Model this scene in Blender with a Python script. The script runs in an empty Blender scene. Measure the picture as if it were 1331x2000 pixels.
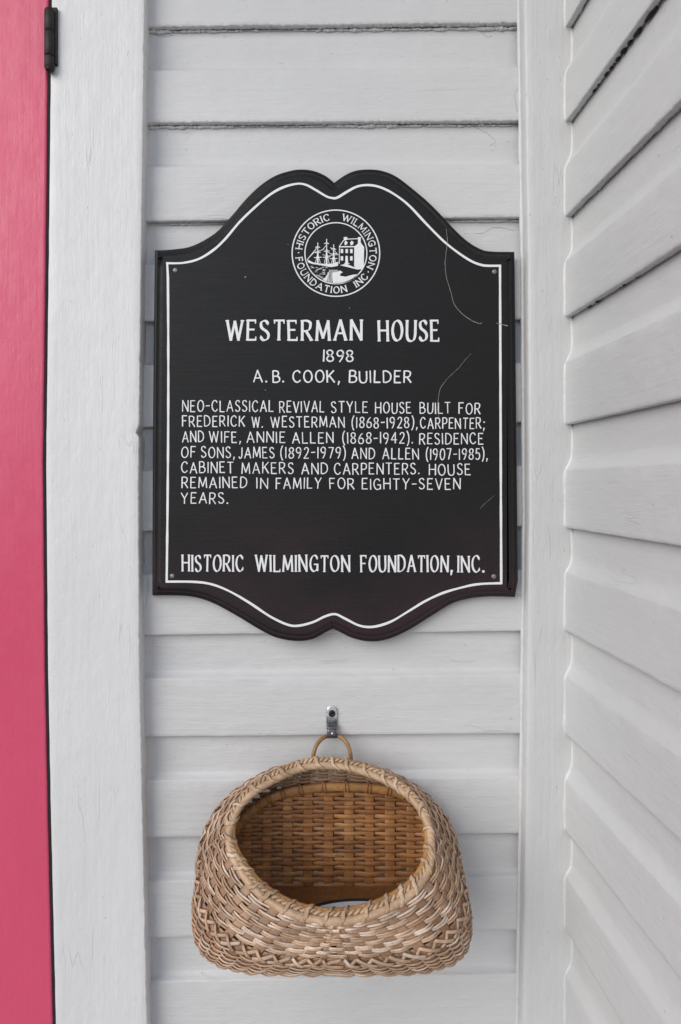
import bpy, math, random
from mathutils import Vector, noise
R = math.radians
random.seed(7)
scene = bpy.context.scene
col = scene.collection

# ------------------------------------------------------------------ camera, sky, sun, exposure
F, D, EYE = 1333.0, 0.867, 1.55          # focal length in photo pixels, distance to the wall, eye height
PX, PY = 585.0, 950.0                    # foot of the camera axis in photo pixels
cam = bpy.data.cameras.new('camera'); camo = bpy.data.objects.new('camera', cam); col.objects.link(camo)
cam.sensor_width = 36; cam.lens = 36 * F / 2000
cam.shift_x = (665.5 - PX) / 2000; cam.shift_y = -(1000 - PY) / 2000
cam.clip_start = 0.02; cam.clip_end = 500
camo.location = (0, -D, EYE); camo.rotation_euler = (R(90), 0, 0)
scene.camera = camo

SUN_EL, SUN_AZ = 25, -44                  # degrees; azimuth measured from straight in front of the wall, minus = left
w = bpy.data.worlds.new('World'); scene.world = w; w.use_nodes = True
nt = w.node_tree
sky = nt.nodes.new('ShaderNodeTexSky'); sky.sky_type = 'NISHITA'; sky.sun_disc = False
sky.sun_elevation = R(SUN_EL); sky.sun_rotation = R(180 + SUN_AZ); sky.dust_density = 1.5; sky.air_density = 0.8; sky.ozone_density = 1.0
nt.links.new(sky.outputs[0], nt.nodes['Background'].inputs[0]); nt.nodes['Background'].inputs[1].default_value = 0.13
sl = bpy.data.lights.new('sun', 'SUN'); sl.energy = 1.5; sl.angle = R(48); sl.color = (1, 0.94, 0.855)
so = bpy.data.objects.new('sun', sl); col.objects.link(so)
sd = Vector((math.sin(R(SUN_AZ)) * math.cos(R(SUN_EL)), -math.cos(R(SUN_AZ)) * math.cos(R(SUN_EL)), math.sin(R(SUN_EL))))
so.rotation_euler = sd.to_track_quat('Z', 'Y').to_euler(); so.location = sd * 5
scene.view_settings.view_transform = 'Standard'; scene.view_settings.look = 'None'
scene.view_settings.exposure = 0.88; scene.view_settings.gamma = 1

# ------------------------------------------------------------------ helpers
def P(px, py, d=0.0):
    """point that stands d metres in front of the wall at this place of the photo"""
    s = (D - d) / F
    return Vector(((px - PX) * s, -d, EYE - (py - PY) * s))

def nz(x, y=0.0, z=0.0): return noise.noise(Vector((x, y, z)))
def lerp(a, b, t): return a + (b - a) * t

class MB:
    def __init__(self): self.v = []; self.f = []; self.t = []; self.tint = 0.5
    def add(self, p): self.v.append(tuple(p)); self.t.append(self.tint); return len(self.v) - 1
    def face(self, *i): self.f.append(tuple(i))
    def grid(self, rows, closed_u=False, closed_v=False):
        ids = [[self.add(p) for p in r] for r in rows]
        n, m = len(ids), len(ids[0])
        for i in range(n if closed_v else n - 1):
            for j in range(m if closed_u else m - 1):
                a, b = ids[i], ids[(i + 1) % n]
                self.face(a[j], a[(j + 1) % m], b[(j + 1) % m], b[j])
        return ids
    def tube(self, pts, rad, n=8, closed=False, up=None, flat=1.0, caps=True):
        """round or flattened tube; rad a number or list; up = list of directions the flat side looks in"""
        m = len(pts); rows = []
        prev = None
        for i in range(m):
            a = pts[(i - 1) % m] if closed or i > 0 else pts[i]
            b = pts[(i + 1) % m] if closed or i < m - 1 else pts[i]
            T = (b - a).normalized()
            if up is not None: U = up[i] if isinstance(up, list) else up
            elif prev is None: U = Vector((0, 0, 1)) if abs(T.z) < .9 else Vector((1, 0, 0))
            else: U = prev
            S = T.cross(U)
            if S.length < 1e-9: S = T.orthogonal()
            S.normalize(); U = S.cross(T).normalized(); prev = U
            r = rad[i] if isinstance(rad, list) else rad
            rows.append([pts[i] + S * (r * math.cos(2 * math.pi * k / n)) + U * (r * flat * math.sin(2 * math.pi * k / n)) for k in range(n)])
        ids = self.grid(rows, closed_u=True, closed_v=closed)
        if caps and not closed:
            self.face(*ids[0][::-1]); self.face(*ids[-1])
    def box(self, x0, x1, y0, y1, z0, z1):
        i = [self.add((x, y, z)) for x in (x0, x1) for y in (y0, y1) for z in (z0, z1)]
        for q in ((0, 1, 3, 2), (4, 6, 7, 5), (0, 4, 5, 1), (2, 3, 7, 6), (0, 2, 6, 4), (1, 5, 7, 3)): self.face(*[i[k] for k in q])
    def build(self, name, mat, parent=None, smooth=True, bevel=0.0):
        me = bpy.data.meshes.new(name); me.from_pydata(self.v, [], self.f); me.update()
        at = me.attributes.new('tint', 'FLOAT', 'POINT'); at.data.foreach_set('value', self.t)
        if smooth: me.polygons.foreach_set('use_smooth', [True] * len(me.polygons))
        me.materials.append(mat)
        o = bpy.data.objects.new(name, me); col.objects.link(o)
        if parent is not None:
            o.parent = parent; o.matrix_parent_inverse = parent_matrix(parent).inverted()
        if bevel:
            b = o.modifiers.new('bevel', 'BEVEL'); b.width = bevel; b.segments = 3; b.limit_method = 'ANGLE'
        return o

def parent_matrix(o):
    from mathutils import Matrix
    m = Matrix.Translation(o.location) @ o.rotation_euler.to_matrix().to_4x4()
    return (parent_matrix(o.parent) @ o.matrix_parent_inverse @ m) if o.parent else m

def tag(o, label=None, cat=None, group=None, kind=None):
    if label: o['label'] = label
    if cat: o['category'] = cat
    if group: o['group'] = group
    if kind: o['kind'] = kind
    return o
def thing(name, loc, label, cat):
    o = bpy.data.objects.new(name, None); o.empty_display_size = 0.05; o.location = loc; col.objects.link(o)
    return tag(o, label, cat)

def spline(pts, per=8, closed=False):
    """Catmull-Rom through pts"""
    n = len(pts); out = []
    for i in range(n if closed else n - 1):
        p0 = pts[(i - 1) % n] if closed or i > 0 else pts[i]
        p1 = pts[i]; p2 = pts[(i + 1) % n]
        p3 = pts[(i + 2) % n] if closed or i < n - 2 else p2
        for k in range(per):
            t = k / per
            out.append(0.5 * ((2 * p1) + (p2 - p0) * t + (2 * p0 - 5 * p1 + 4 * p2 - p3) * t * t + (3 * p1 - p0 - 3 * p2 + p3) * t ** 3))
    if not closed: out.append(pts[-1].copy())
    return out

# ------------------------------------------------------------------ materials
def new_mat(name):
    m = bpy.data.materials.new(name); m.use_nodes = True
    nt = m.node_tree; b = nt.nodes['Principled BSDF']
    return m, nt, b
def N(nt, kind, **kw):
    n = nt.nodes.new(kind)
    for k, v in kw.items():
        if k.startswith('i_'):
            key = k[2:]
            n.inputs[int(key) if key.isdigit() else key].default_value = v
        else: setattr(n, k, v)
    return n
def mapped(nt, scale):
    tc = N(nt, 'ShaderNodeTexCoord'); mp = N(nt, 'ShaderNodeMapping'); mp.inputs['Scale'].default_value = scale
    nt.links.new(tc.outputs['Object'], mp.inputs['Vector']); return mp.outputs[0]
def noise_tex(nt, scale_vec, detail=4, rough=.55, dist=0.0):
    n = N(nt, 'ShaderNodeTexNoise'); n.inputs['Scale'].default_value = 1; n.inputs['Detail'].default_value = detail
    n.inputs['Roughness'].default_value = rough; n.inputs['Distortion'].default_value = dist
    nt.links.new(mapped(nt, scale_vec), n.inputs['Vector']); return n.outputs['Fac']
def math_n(nt, op, a, b=None, c=None, clamp=False):
    n = N(nt, 'ShaderNodeMath', operation=op); n.use_clamp = clamp
    for k, x in enumerate((a, b, c)):
        if x is None: continue
        if isinstance(x, (int, float)): n.inputs[k].default_value = x
        else: nt.links.new(x, n.inputs[k])
    return n.outputs[0]
def ramp(nt, fac, p0, p1, v0=0.0, v1=1.0):
    n = N(nt, 'ShaderNodeMapRange'); n.clamp = True
    for k, v in (('From Min', p0), ('From Max', p1), ('To Min', v0), ('To Max', v1)): n.inputs[k].default_value = v
    nt.links.new(fac, n.inputs[0]); return n.outputs[0]
def mixc(nt, fac, a, b, blend='MIX'):
    n = N(nt, 'ShaderNodeMix', data_type='RGBA', blend_type=blend)
    if isinstance(fac, (int, float)): n.inputs[0].default_value = fac
    else: nt.links.new(fac, n.inputs[0])
    for k, x in ((6, a), (7, b)):
        if isinstance(x, tuple): n.inputs[k].default_value = (*x, 1)
        else: nt.links.new(x, n.inputs[k])
    return n.outputs[2]
def bump(nt, h, dist, strength=1.0, prev=None):
    n = N(nt, 'ShaderNodeBump'); n.inputs['Distance'].default_value = dist; n.inputs['Strength'].default_value = strength
    nt.links.new(h, n.inputs['Height'])
    if prev is not None: nt.links.new(prev, n.inputs['Normal'])
    return n.outputs[0]

def painted_wood(name, rgb, grain, rough=.45, amount=1.0, cracks=1.0, dark=(.25, .25, .25), chipped=1.0):
    """old brushed paint; grain = 'x' 'y' 'z', the way the wood runs"""
    m, nt, b = new_mat(name)
    def sv(al, ac): return tuple(al if a == grain else ac for a in 'xyz')
    fine = noise_tex(nt, sv(25, 520), 3, .6)
    brush = noise_tex(nt, sv(7, 160), 5, .6, .4)
    lumps = noise_tex(nt, sv(40, 75), 3, .5)
    peel = noise_tex(nt, (480, 480, 480), 2, .5)
    big = noise_tex(nt, sv(3, 9), 3, .5)
    # cracks that follow the grain, only here and there
    vo = N(nt, 'ShaderNodeTexVoronoi', feature='DISTANCE_TO_EDGE'); vo.inputs['Scale'].default_value = 1
    mp = mapped(nt, sv(5, 42))
    wn = N(nt, 'ShaderNodeTexNoise'); wn.inputs['Scale'].default_value = 2.2; wn.inputs['Detail'].default_value = 5
    nt.links.new(mp, wn.inputs['Vector'])
    add = N(nt, 'ShaderNodeMix', data_type='RGBA', blend_type='LINEAR_LIGHT'); add.inputs[0].default_value = .30
    nt.links.new(mp, add.inputs[6]); nt.links.new(wn.outputs['Color'], add.inputs[7]); nt.links.new(add.outputs[2], vo.inputs['Vector'])
    line = ramp(nt, vo.outputs['Distance'], 0.0, .022, 1, 0)
    where = ramp(nt, noise_tex(nt, sv(9, 15), 2), .60, .68)
    crack = math_n(nt, 'MULTIPLY', math_n(nt, 'MULTIPLY', line, where), cracks, clamp=True)
    chips = ramp(nt, noise_tex(nt, sv(110, 190), 2, .5), .735, .77)
    h = math_n(nt, 'ADD', math_n(nt, 'MULTIPLY', fine, .22), math_n(nt, 'MULTIPLY', brush, .6))
    h = math_n(nt, 'ADD', h, math_n(nt, 'MULTIPLY', lumps, 1.1))
    h = math_n(nt, 'ADD', h, math_n(nt, 'MULTIPLY', peel, .16))
    h = math_n(nt, 'SUBTRACT', h, math_n(nt, 'MULTIPLY', crack, .55))
    h = math_n(nt, 'SUBTRACT', h, math_n(nt, 'MULTIPLY', chips, .35 * chipped))
    nt.links.new(bump(nt, h, .0011 * amount), b.inputs['Normal'])
    v = ramp(nt, big, .3, .7, .95, 1.03)
    c = mixc(nt, 1.0, rgb, mixc(nt, v, (0, 0, 0), (1, 1, 1)), 'MULTIPLY')
    n = N(nt, 'ShaderNodeHueSaturation'); n.inputs['Color'].default_value = (*rgb, 1); nt.links.new(v, n.inputs['Value'])
    c = mixc(nt, math_n(nt, 'MULTIPLY', crack, .22), n.outputs[0], dark)
    c = mixc(nt, math_n(nt, 'MULTIPLY', chips, .25 * chipped), c, dark)
    nt.links.new(c, b.inputs['Base Color'])
    b.inputs['Roughness'].default_value = rough
    nt.links.new(ramp(nt, lumps, .3, .7, rough - .06, rough + .1), b.inputs['Roughness'])
    return m

def simple(name, rgb, rough=.5, metal=0.0, var=.12, scale=200, bmp=.0002):
    m, nt, b = new_mat(name)
    t = noise_tex(nt, (scale,) * 3, 4)
    n = N(nt, 'ShaderNodeHueSaturation'); n.inputs['Color'].default_value = (*rgb, 1)
    nt.links.new(ramp(nt, t, .3, .7, 1 - var, 1 + var), n.inputs['Value'])
    nt.links.new(n.outputs[0], b.inputs['Base Color'])
    b.inputs['Roughness'].default_value = rough; b.inputs['Metallic'].default_value = metal
    nt.links.new(bump(nt, t, bmp), b.inputs['Normal'])
    return m

def reed(name, a, b2, pale, grain_scale=900):
    """split cane: colour changes from strand to strand (tint), with fibres and blotches"""
    m, nt, b = new_mat(name)
    at = N(nt, 'ShaderNodeAttribute'); at.attribute_name = 'tint'
    fib = noise_tex(nt, (140, 140, grain_scale), 3, .6)
    blot = noise_tex(nt, (38, 38, 60), 4, .6)
    c = mixc(nt, ramp(nt, at.outputs['Fac'], 0, .8), a, b2)
    c = mixc(nt, ramp(nt, at.outputs['Fac'], .75, 1.0, 0, .8), c, pale)
    c = mixc(nt, ramp(nt, blot, .35, .70, 0, .7), c, tuple(x * .55 for x in a))
    hs = N(nt, 'ShaderNodeHueSaturation'); nt.links.new(c, hs.inputs['Color']); nt.links.new(ramp(nt, fib, .3, .7, .82, 1.15), hs.inputs['Value'])
    nt.links.new(hs.outputs[0], b.inputs['Base Color'])
    b.inputs['Roughness'].default_value = .5
    nt.links.new(bump(nt, fib, .0005), b.inputs['Normal'])
    return m

M_SIDING = painted_wood('siding_paint', (.575, .573, .570), 'x', amount=.85, cracks=.6)
M_SIDING_R = painted_wood('siding_paint_side', (.60, .598, .595), 'y', amount=.65, cracks=.5)
M_TRIM = painted_wood('corner_paint', (.56, .558, .555), 'z', amount=.95, cracks=.6)
M_CASING = painted_wood('casing_paint', (.655, .652, .648), 'z', amount=.75, cracks=.7)
M_DOOR = painted_wood('door_paint', (.61, .082, .155), 'z', rough=.28, amount=.4, cracks=.0, chipped=0)
M_DOOR.node_tree.nodes['Principled BSDF'].inputs['Specular IOR Level'].default_value = .35
M_CAULK = simple('caulk', (.60, .598, .595), .45, var=.06, bmp=.0006, scale=120)
M_CRACK = simple('crack_dirt', (.20, .195, .19), .9)
M_DARK = simple('dark_void', (.012, .012, .014), .9)
M_BRONZE = simple('hinge_bronze', (.013, .009, .007), .6, .1, bmp=.0006)
M_WHITE = simple('sign_paint', (.76, .765, .77), .45, var=.06, scale=400, bmp=.00012)
M_SCRATCH = simple('scratch_wood', (.27, .255, .23), .8, var=.3)
M_SCREW = simple('screw_steel', (.22, .22, .22), .45, .6)
M_METAL = simple('zinc', (.72, .73, .74), .38, .85, var=.25, scale=160, bmp=.0004)
M_METAL_D = simple('zinc_dark_reflection', (.16, .16, .17), .42, .8, var=.3, scale=260)  # same zinc, with the floor's dark reflection put into the colour
M_BLACK = simple('screw_black', (.015, .015, .017), .35, .4)
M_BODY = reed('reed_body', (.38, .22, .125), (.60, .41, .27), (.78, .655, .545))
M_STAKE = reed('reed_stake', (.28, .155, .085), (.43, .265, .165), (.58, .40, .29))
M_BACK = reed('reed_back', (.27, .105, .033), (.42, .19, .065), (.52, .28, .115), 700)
M_RIM = reed('reed_rim', (.46, .29, .165), (.58, .40, .255), (.72, .56, .42), 300)
M_HOOP = reed('reed_hoop', (.40, .19, .06), (.46, .235, .08), (.5, .3, .14), 300)
M_LOOP = reed('reed_loop', (.30, .16, .06), (.36, .20, .08), (.5, .3, .14), 300)
M_BASEW = simple('base_wood', (.20, .085, .028), .5, var=.2, scale=120, bmp=.0003)
M_DISH = simple('dish_glaze', (.66, .68, .71), .3, var=.04)
M_FLOOR = simple('porch_floor_paint', (.07, .07, .072), .6, scale=12)
M_CEIL = simple('added_ceiling_paint', (.55, .56, .57), .6, scale=12)
M_GROUND = simple('ground_concrete', (.12, .12, .115), .9, scale=3)

def sign_mat():
    m, nt, b = new_mat('sign_black')
    grain = noise_tex(nt, (14, 300, 330), 4, .6, .3)
    speck = noise_tex(nt, (900, 900, 900), 2, .7)
    tc = N(nt, 'ShaderNodeTexCoord'); sx = N(nt, 'ShaderNodeSeparateXYZ'); nt.links.new(tc.outputs['Object'], sx.inputs[0])
    sheen_noise = noise_tex(nt, (6, 6, 9), 3, .5)
    zf = ramp(nt, sx.outputs[2], 1.40, 1.56, 1.0, 0.0)                 # purple-brown sheen of the lower half, painted into the black
    k = math_n(nt, 'MULTIPLY', ramp(nt, sheen_noise, .3, .65), zf)
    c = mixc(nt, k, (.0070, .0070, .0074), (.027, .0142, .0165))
    hs = N(nt, 'ShaderNodeHueSaturation'); nt.links.new(c, hs.inputs['Color'])
    nt.links.new(ramp(nt, speck, .3, .72, .55, 1.9), hs.inputs['Value']); nt.links.new(hs.outputs[0], b.inputs['Base Color'])
    nt.links.new(ramp(nt, grain, .3, .7, .44, .60), b.inputs['Roughness']); b.inputs['Specular IOR Level'].default_value = .25
    h = math_n(nt, 'ADD', math_n(nt, 'MULTIPLY', grain, .6), math_n(nt, 'MULTIPLY', speck, .5))
    nt.links.new(bump(nt, h, .00045), b.inputs['Normal'])
    return m
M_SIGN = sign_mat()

# ------------------------------------------------------------------ setting out of view: porch floor, added ceiling, ground
def slab(name, x0, x1, y0, y1, z0, z1, m):
    b = MB(); b.box(x0, x1, y0, y1, z0, z1); o = b.build(name, m, smooth=False); return tag(o, kind='structure')
slab('ground', -60, 60, -80, 20, -.7, -.5, M_GROUND)
slab('porch_floor', -4, .32, -2.3, -.03, -.12, 0, M_FLOOR)
slab('added_porch_ceiling', -4, .32, -.50, -.03, 2.80, 2.84, M_CEIL)  # unseen ceiling added to keep light frontal; depth trimmed for wall brightness

# ------------------------------------------------------------------ siding
PITCH_MM = 198 * D / F * 1000
def profile(h, c0=56):
    """(drop below the lap in metres, stand-off in metres) of one drop-siding board with exposure h"""
    s = D / F
    pts = [(-7 * s, -.0092), (-2 * s, -.0092), (2 * s, -.0091), (15 * s, -.0090), (30 * s, -.0090), (c0 * .8 * s, -.0090), (c0 * s, -.0089)]
    for k in range(1, 8):
        t = k / 7
        pts.append(((c0 + (86 - c0) * t) * s, -.0089 + .0087 * (t ** 1.9 if t < 1 else 1)))
    pts += [(87.5 * s, 0.0), (110 * s, 0.0002), (140 * s, .0003), (h - 30 * s, .0003), (h - 8 * s, .0004), (h - 2.4 * s, .0003),
            (h - .8 * s, -.0003), (h, -.0014), (h + .1 * s, -.0045), (h - .1 * s, -.0072), (h - 6 * s, -.0076)]
    return pts

def board_rows(us, zl, zn, place, crust, seed, c0=56):
    """us: stations along the board; zl/zn(u): heights of its lap and of the next lap"""
    rows = []
    base = profile(1.0)
    n = len(base)
    for k in range(n):
        r = []
        for u in us:
            h = zl(u) - zn(u)
            drop, d = profile(h, c0)[k]
            wob = .0006 * nz(u * 9, seed * 3.1) + .00035 * nz(u * 60, seed * 5.3)
            lump = .00028 * nz(u * 25, k * .7, seed) + .00016 * nz(u * 110, k * 1.3, seed)
            if k >= n - 5:
                c = crust * (.0013 * max(0, nz(u * 170, k * .9, seed * 2)) + .0009 * nz(u * 420, k, seed))
                drop += c + wob; lump += crust * .0008 * nz(u * 300, k * 2.2, seed)
            elif k in (13, 14): drop += wob * 1.5
            r.append(place(u, zl(u) - drop, d + lump))
        rows.append(r)
    return rows

lapL = [-155, 52, 240, 432, 628, 835, 1038, 1241, 1440, 1637, 1833, 2030]
lapR = [-158, 45, 236, 425, 624, 825, 1028, 1233, 1433, 1628, 1817, 2014]
while lapL[-1] < 3200: lapL.append(lapL[-1] + 198); lapR.append(lapR[-1] + 198)
while lapL[0] > -560: lapL.insert(0, lapL[0] - 198); lapR.insert(0, lapR[0] - 198)
wall = MB()
x0, x1 = P(250, 0).x, P(1050, 0).x
nx = 270
us = [lerp(x0, x1, i / nx) for i in range(nx + 1)]
def lapz(i): 
    zl, zr = P(280, lapL[i]).z, P(1022, lapR[i]).z
    a, b = P(280, 0).x, P(1022, 0).x
    return lambda u: lerp(zl, zr, (u - a) / (b - a))
for i in range(len(lapL) - 1):
    yc = lapL[i + 1]
    crust = 1.8 if yc < 300 else (.8 if yc < 500 else .15)
    wall.grid(board_rows(us, lapz(i), lapz(i + 1), lambda u, z, d: Vector((u, -d, z)), crust, i + 1, 72))
# old paint that half fills each joint, torn and lumpy under the upper laps
for i in range(1, len(lapL) - 1):
    if not -300 < lapL[i] < 2300: continue
    f = lapz(i); k_ = 1.0 if lapL[i] < 300 else (.6 if lapL[i] < 500 else .25)
    fine = [lerp(x0, x1, j / 800) for j in range(801)]
    pts = [Vector((u, .0078, f(u) - .0004 - k_ * (.0012 + .0011 * nz(u * 70, i * 3.7) + .0010 * nz(u * 240, i)))) for u in fine]
    rad = [max(.0002, .0012 * (.6 + .5 * k_) * (1 + k_ * (1.4 * nz(u * 16, i * 4.1) + 1.1 * nz(u * 120, i * 1.9) + .8 * nz(u * 330, i * 2.3)))) for u in fine]
    wall.tube(pts, rad, 6)
wall.grid([[(x0, .012, -.1), (x1, .012, -.1)], [(x0, .012, 2.80), (x1, .012, 2.80)]])      # sheathing behind the boards
wo = wall.build('siding_wall', M_SIDING)
tag(wo, 'pale grey painted drop siding wall facing the viewer, behind the black sign and the basket', 'wall', kind='thing')

# hairline splits in the paint of the facing wall
def wall_depth(x, y):
    for i in range(len(lapL) - 1):
        a = lerp(lapL[i], lapR[i], (x - 280) / 742); b2 = lerp(lapL[i + 1], lapR[i + 1], (x - 280) / 742)
        if a <= y < b2:
            pr = profile((b2 - a) * D / F, 72); dr_ = (y - a) * D / F
            for (da, ea), (db_, eb) in zip(pr, pr[1:]):
                if da <= dr_ <= db_: return lerp(ea, eb, (dr_ - da) / max(1e-9, db_ - da))
    return 0
for q in ([(936, 54), (941, 64), (953, 72), (961, 70)], [(925, 246), (940, 254), (954, 262), (968, 276), (956, 285)], [(1014, 135), (1015, 165), (1006, 185), (1011, 218)],
          [(907, 457), (943, 455), (963, 445), (986, 446), (1003, 450)], [(340, 1716), (352, 1716), (374, 1722)], [(284, 1104), (289, 1140), (285, 1190)], [(300, 66), (318, 72), (340, 69)], [(880, 1290), (905, 1293), (930, 1291)]):
    c_ = spline([Vector((x, y, 0)) for x, y in q], 10)
    b = MB(); pts = []
    for p in c_:
        x, y = p.x + 1.3 * nz(p.x * .14, p.y * .14, 3), p.y + 1.3 * nz(p.x * .14, p.y * .14, 8)
        pts.append(P(x, y, wall_depth(x, y) + .0001))
    b.tube(pts, [.00012 + .00026 * abs(nz(j * .5, q[0][0])) for j in range(len(pts))], 5)
    b.build('paint_crack', M_CRACK, wo)

# wall at the right, square to the first
XR = P(1104.5, 950, .020).x
lapC = [55, 238, 424, 620, 830, 1031, 1232, 1434, 1623, 1815]
while lapC[-1] < 3200: lapC.append(lapC[-1] + 198)
while lapC[0] > -560: lapC.insert(0, lapC[0] - 196)
side = MB()
ys = [.02 - .0028 * i for i in range(230)]
while ys[-1] > -2.2: ys.append(ys[-1] - .06)
zc = [P(0, y, .020).z for y in lapC]
for i in range(len(zc) - 1):
    a, b2 = zc[i], zc[i + 1]
    crust = 1.4 if lapC[i + 1] < 700 else .1
    # tiny settling of each board as it leaves the corner
    side.grid(board_rows(ys, lambda u, a=a, i=i: a + .0012 * nz(u * 2, i * 1.7), lambda u, b2=b2, i=i: b2 + .0012 * nz(u * 2, (i + 1) * 1.7),
                         lambda u, z, d: Vector((XR - d, u, z)), crust, i + 31))
side.grid([[(XR + .014, .02, -.1), (XR + .014, -2.2, -.1)], [(XR + .014, .02, 2.80), (XR + .014, -2.2, 2.80)]])
sideo = side.build('siding_wall', M_SIDING_R)
tag(sideo, 'pale grey drop siding side wall running towards the viewer along the right edge', 'wall', kind='thing')
# open black seams under two laps of the side wall
def seam(lap_i, spans, rmax):
    z = zc[lap_i]
    for (ya, yb, r) in spans:
        b = MB(); k = max(5, int(abs(yb - ya) / .002))
        pts = []; rad = []
        for j in range(k + 1):
            t = j / k; y = lerp(ya, yb, t)
            pts.append(Vector((XR + .0062, y, z - .0012 + .0007 * nz(y * 190, lap_i))))
            rad.append(r * (.35 + .65 * math.sin(math.pi * min(1, max(0, t * .9 + .05)))) * (1 + .5 * nz(y * 330, 3)))
        b.tube(pts, rad, 6)
        b.build('open_seam', M_DARK, sideo)
i238 = lapC.index(238); i620 = lapC.index(620)
seam(i238, [(-.085, -.094, .0012), (-.098, -.103, .0010), (-.115, -.124, .0014), (-.128, -.135, .0016), (-.137, -.139, .0013), (-.143, -.150, .0022), (-.155, -.163, .0024), (-.170, -.176, .0022), (-.182, -.196, .0020), (-.204, -.225, .002), (-.235, -.26, .002)], .002)
seam(i620, [(-.070, -.082, .0012), (-.092, -.104, .0014), (-.150, -.170, .0010), (-.185, -.196, .0012)], .0015)

# ------------------------------------------------------------------ corner board with its bead of caulk
cb = MB()
CB_T = .020
nzs = 330
zs = [lerp(-.02, 2.795, i / nzs) for i in range(nzs + 1)]
def bowx(tab, y):
    for (ya, xa), (yb, xb) in zip(tab, tab[1:]):
        if y <= yb or yb == tab[-1][0]: 
            t = (y - ya) / (yb - ya); t = max(-.3, min(1.3, t)); return lerp(xa, xb, t)
cbL = [(0, 1024), (500, 1031), (1000, 1034), (1500, 1029), (2000, 1021)]
def ypx(z, d): return PY + (EYE - z) * F / (D - d)
rows = []
for z in zs:
    y = ypx(z, CB_T)
    xf = P(bowx(cbL, y), 0, CB_T).x + .0004 * nz(z * 14, 2) + .0003 * nz(z * 90, 5)
    e = .0035 + .0008 * nz(z * 30, 9)
    t = CB_T + .0003 * nz(z * 20, 1)
    sec = [(xf + .0008, .004), (xf + .0002, -.005), (xf, -.5 * t), (xf + .0002, -t + e), (xf + e * .3, -t + e * .28), (xf + e, -t)]
    sec += [(lerp(xf + e, XR + .012, k / 8), -t + .00025 * nz(z * 25, k)) for k in range(1, 9)]
    rows.append([Vector((a, b_, z)) for a, b_ in sec])
cb.grid(rows)
cbo = cb.build('corner_board', M_TRIM)
tag(cbo, 'pale grey vertical corner board where the two siding walls meet, right of the black sign', 'trim board', kind='thing')
# caulk: follows the profile of the side wall
cp = []
for i in range(len(zc) - 1):
    h = zc[i] - zc[i + 1]
    for (drop, d) in profile(h)[1:-2]: cp.append(Vector((XR - d - .0006, -CB_T - .0004, zc[i] - drop)))
cp = [p for p in cp if -.02 < p.z < 2.79]
# resample evenly
rs = [cp[0]]
for a, b_ in zip(cp, cp[1:]):
    L = (b_ - a).length; k = max(1, int(L / .004))
    for j in range(1, k + 1): rs.append(a.lerp(b_, j / k))
for _ in range(5): rs = [rs[0]] + [(rs[i - 1] + rs[i] * 2 + rs[i + 1]) / 4 for i in range(1, len(rs) - 1)] + [rs[-1]]
ca = MB(); ca.tube([p + Vector((.0009 * nz(p.z * 30, 1) + .0004 * nz(p.z * 110, 4) + .0008, .0012, 0)) for p in rs], [.0027 * (1 + .5 * nz(p.z * 33, 7) + .2 * nz(p.z * 130, 2)) for p in rs], 8)
ca.build('caulk_bead', M_CAULK, cbo)
ca = MB()
pts = [Vector((P(bowx(cbL, ypx(z, CB_T)), 0, CB_T).x - .0006, -.0012 + .0006 * nz(z * 30, 4), z)) for z in zs]
ca.tube(pts, [.0026 * (1 + .5 * nz(p.z * 22, 17)) for p in pts], 8)
ca.build('caulk_bead', M_CAULK, cbo)

# ------------------------------------------------------------------ door casing and door
cs = MB(); T = .022
csR = [(0, 283), (500, 276.5), (950, 271), (1300, 273), (1500, 277.5), (2000, 288)]
csL = [(0, 101), (130, 99), (500, 95), (900, 90), (1300, 93.5), (1600, 99.5), (2000, 109)]
zs2 = [lerp(-.02, 2.795, i / 700) for i in range(701)]
rows = []
for z in zs2:
    y = ypx(z, T)
    xr = P(bowx(csR, y), 0, T).x; xl = P(bowx(csL, y), 0, T).x
    chip = .0011 * max(0, nz(z * 70, 3.3) - .15) + .0007 * nz(z * 210, 8)
    if abs(y - 843) < 26: chip += .0042 * max(0, 1 - abs(y - 843) / 13)      # the nick by the sign
    xr -= chip; e = .0016 + .0006 * nz(z * 50, 2)
    xl += .0003 * nz(z * 40, 12)
    sec = [(xl, .045), (xl, -T + .0015), (xl + .0005, -T + .0004), (xl + .0016, -T)]
    sec += [(lerp(xl, xr, k / 12), -T + .0003 * nz(z * 12, k * .5) + .0002 * nz(z * 45, k)) for k in range(1, 12)]
    sec += [(xr - e, -T), (xr - e * .3, -T + e * .3), (xr, -T + e), (xr, -.002), (xr, .012)]
    rows.append([Vector((a, b_, z)) for a, b_ in sec])
cs.grid(rows)
cso = cs.build('door_casing', M_CASING)
tag(cso, 'bright white vertical casing board with chipped edges between the pink door and the siding', 'door frame', kind='thing')

dr = thing('door', P(-300, 950, 0) * 1, 'pink painted door at the left edge with a dark bronze hinge', 'door')
tag(dr, kind='thing'); dr.location = (P(90, 0, 0).x, 0, 0)
db = MB(); rows = []
TD = .019
for z in [lerp(.012, 2.2, i / 400) for i in range(401)]:
    y = ypx(z, TD)
    xe = P(bowx(csL, y) - 6.0, 0, TD).x + .00035 * nz(z * 25, 21) + .0002 * nz(z * 140, 6)
    sec = [(xe, .022), (xe, -TD + .0022), (xe - .0006, -TD + .0006), (xe - .0022, -TD), (xe - .0032, -TD), (xe - .006, -TD)]
    sec += [(xe - .006 - .10 * k / 6, -TD + .00012 * nz(z * 10, k)) for k in range(1, 7)] + [(xe - .86, -TD), (xe - .86, .022)]
    rows.append([Vector((a, b_, z)) for a, b_ in sec])
ids = db.grid(rows)
db.face(*ids[0]); db.face(*ids[-1][::-1])
db.build('panel', M_DOOR, dr)
vb = MB()
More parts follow.
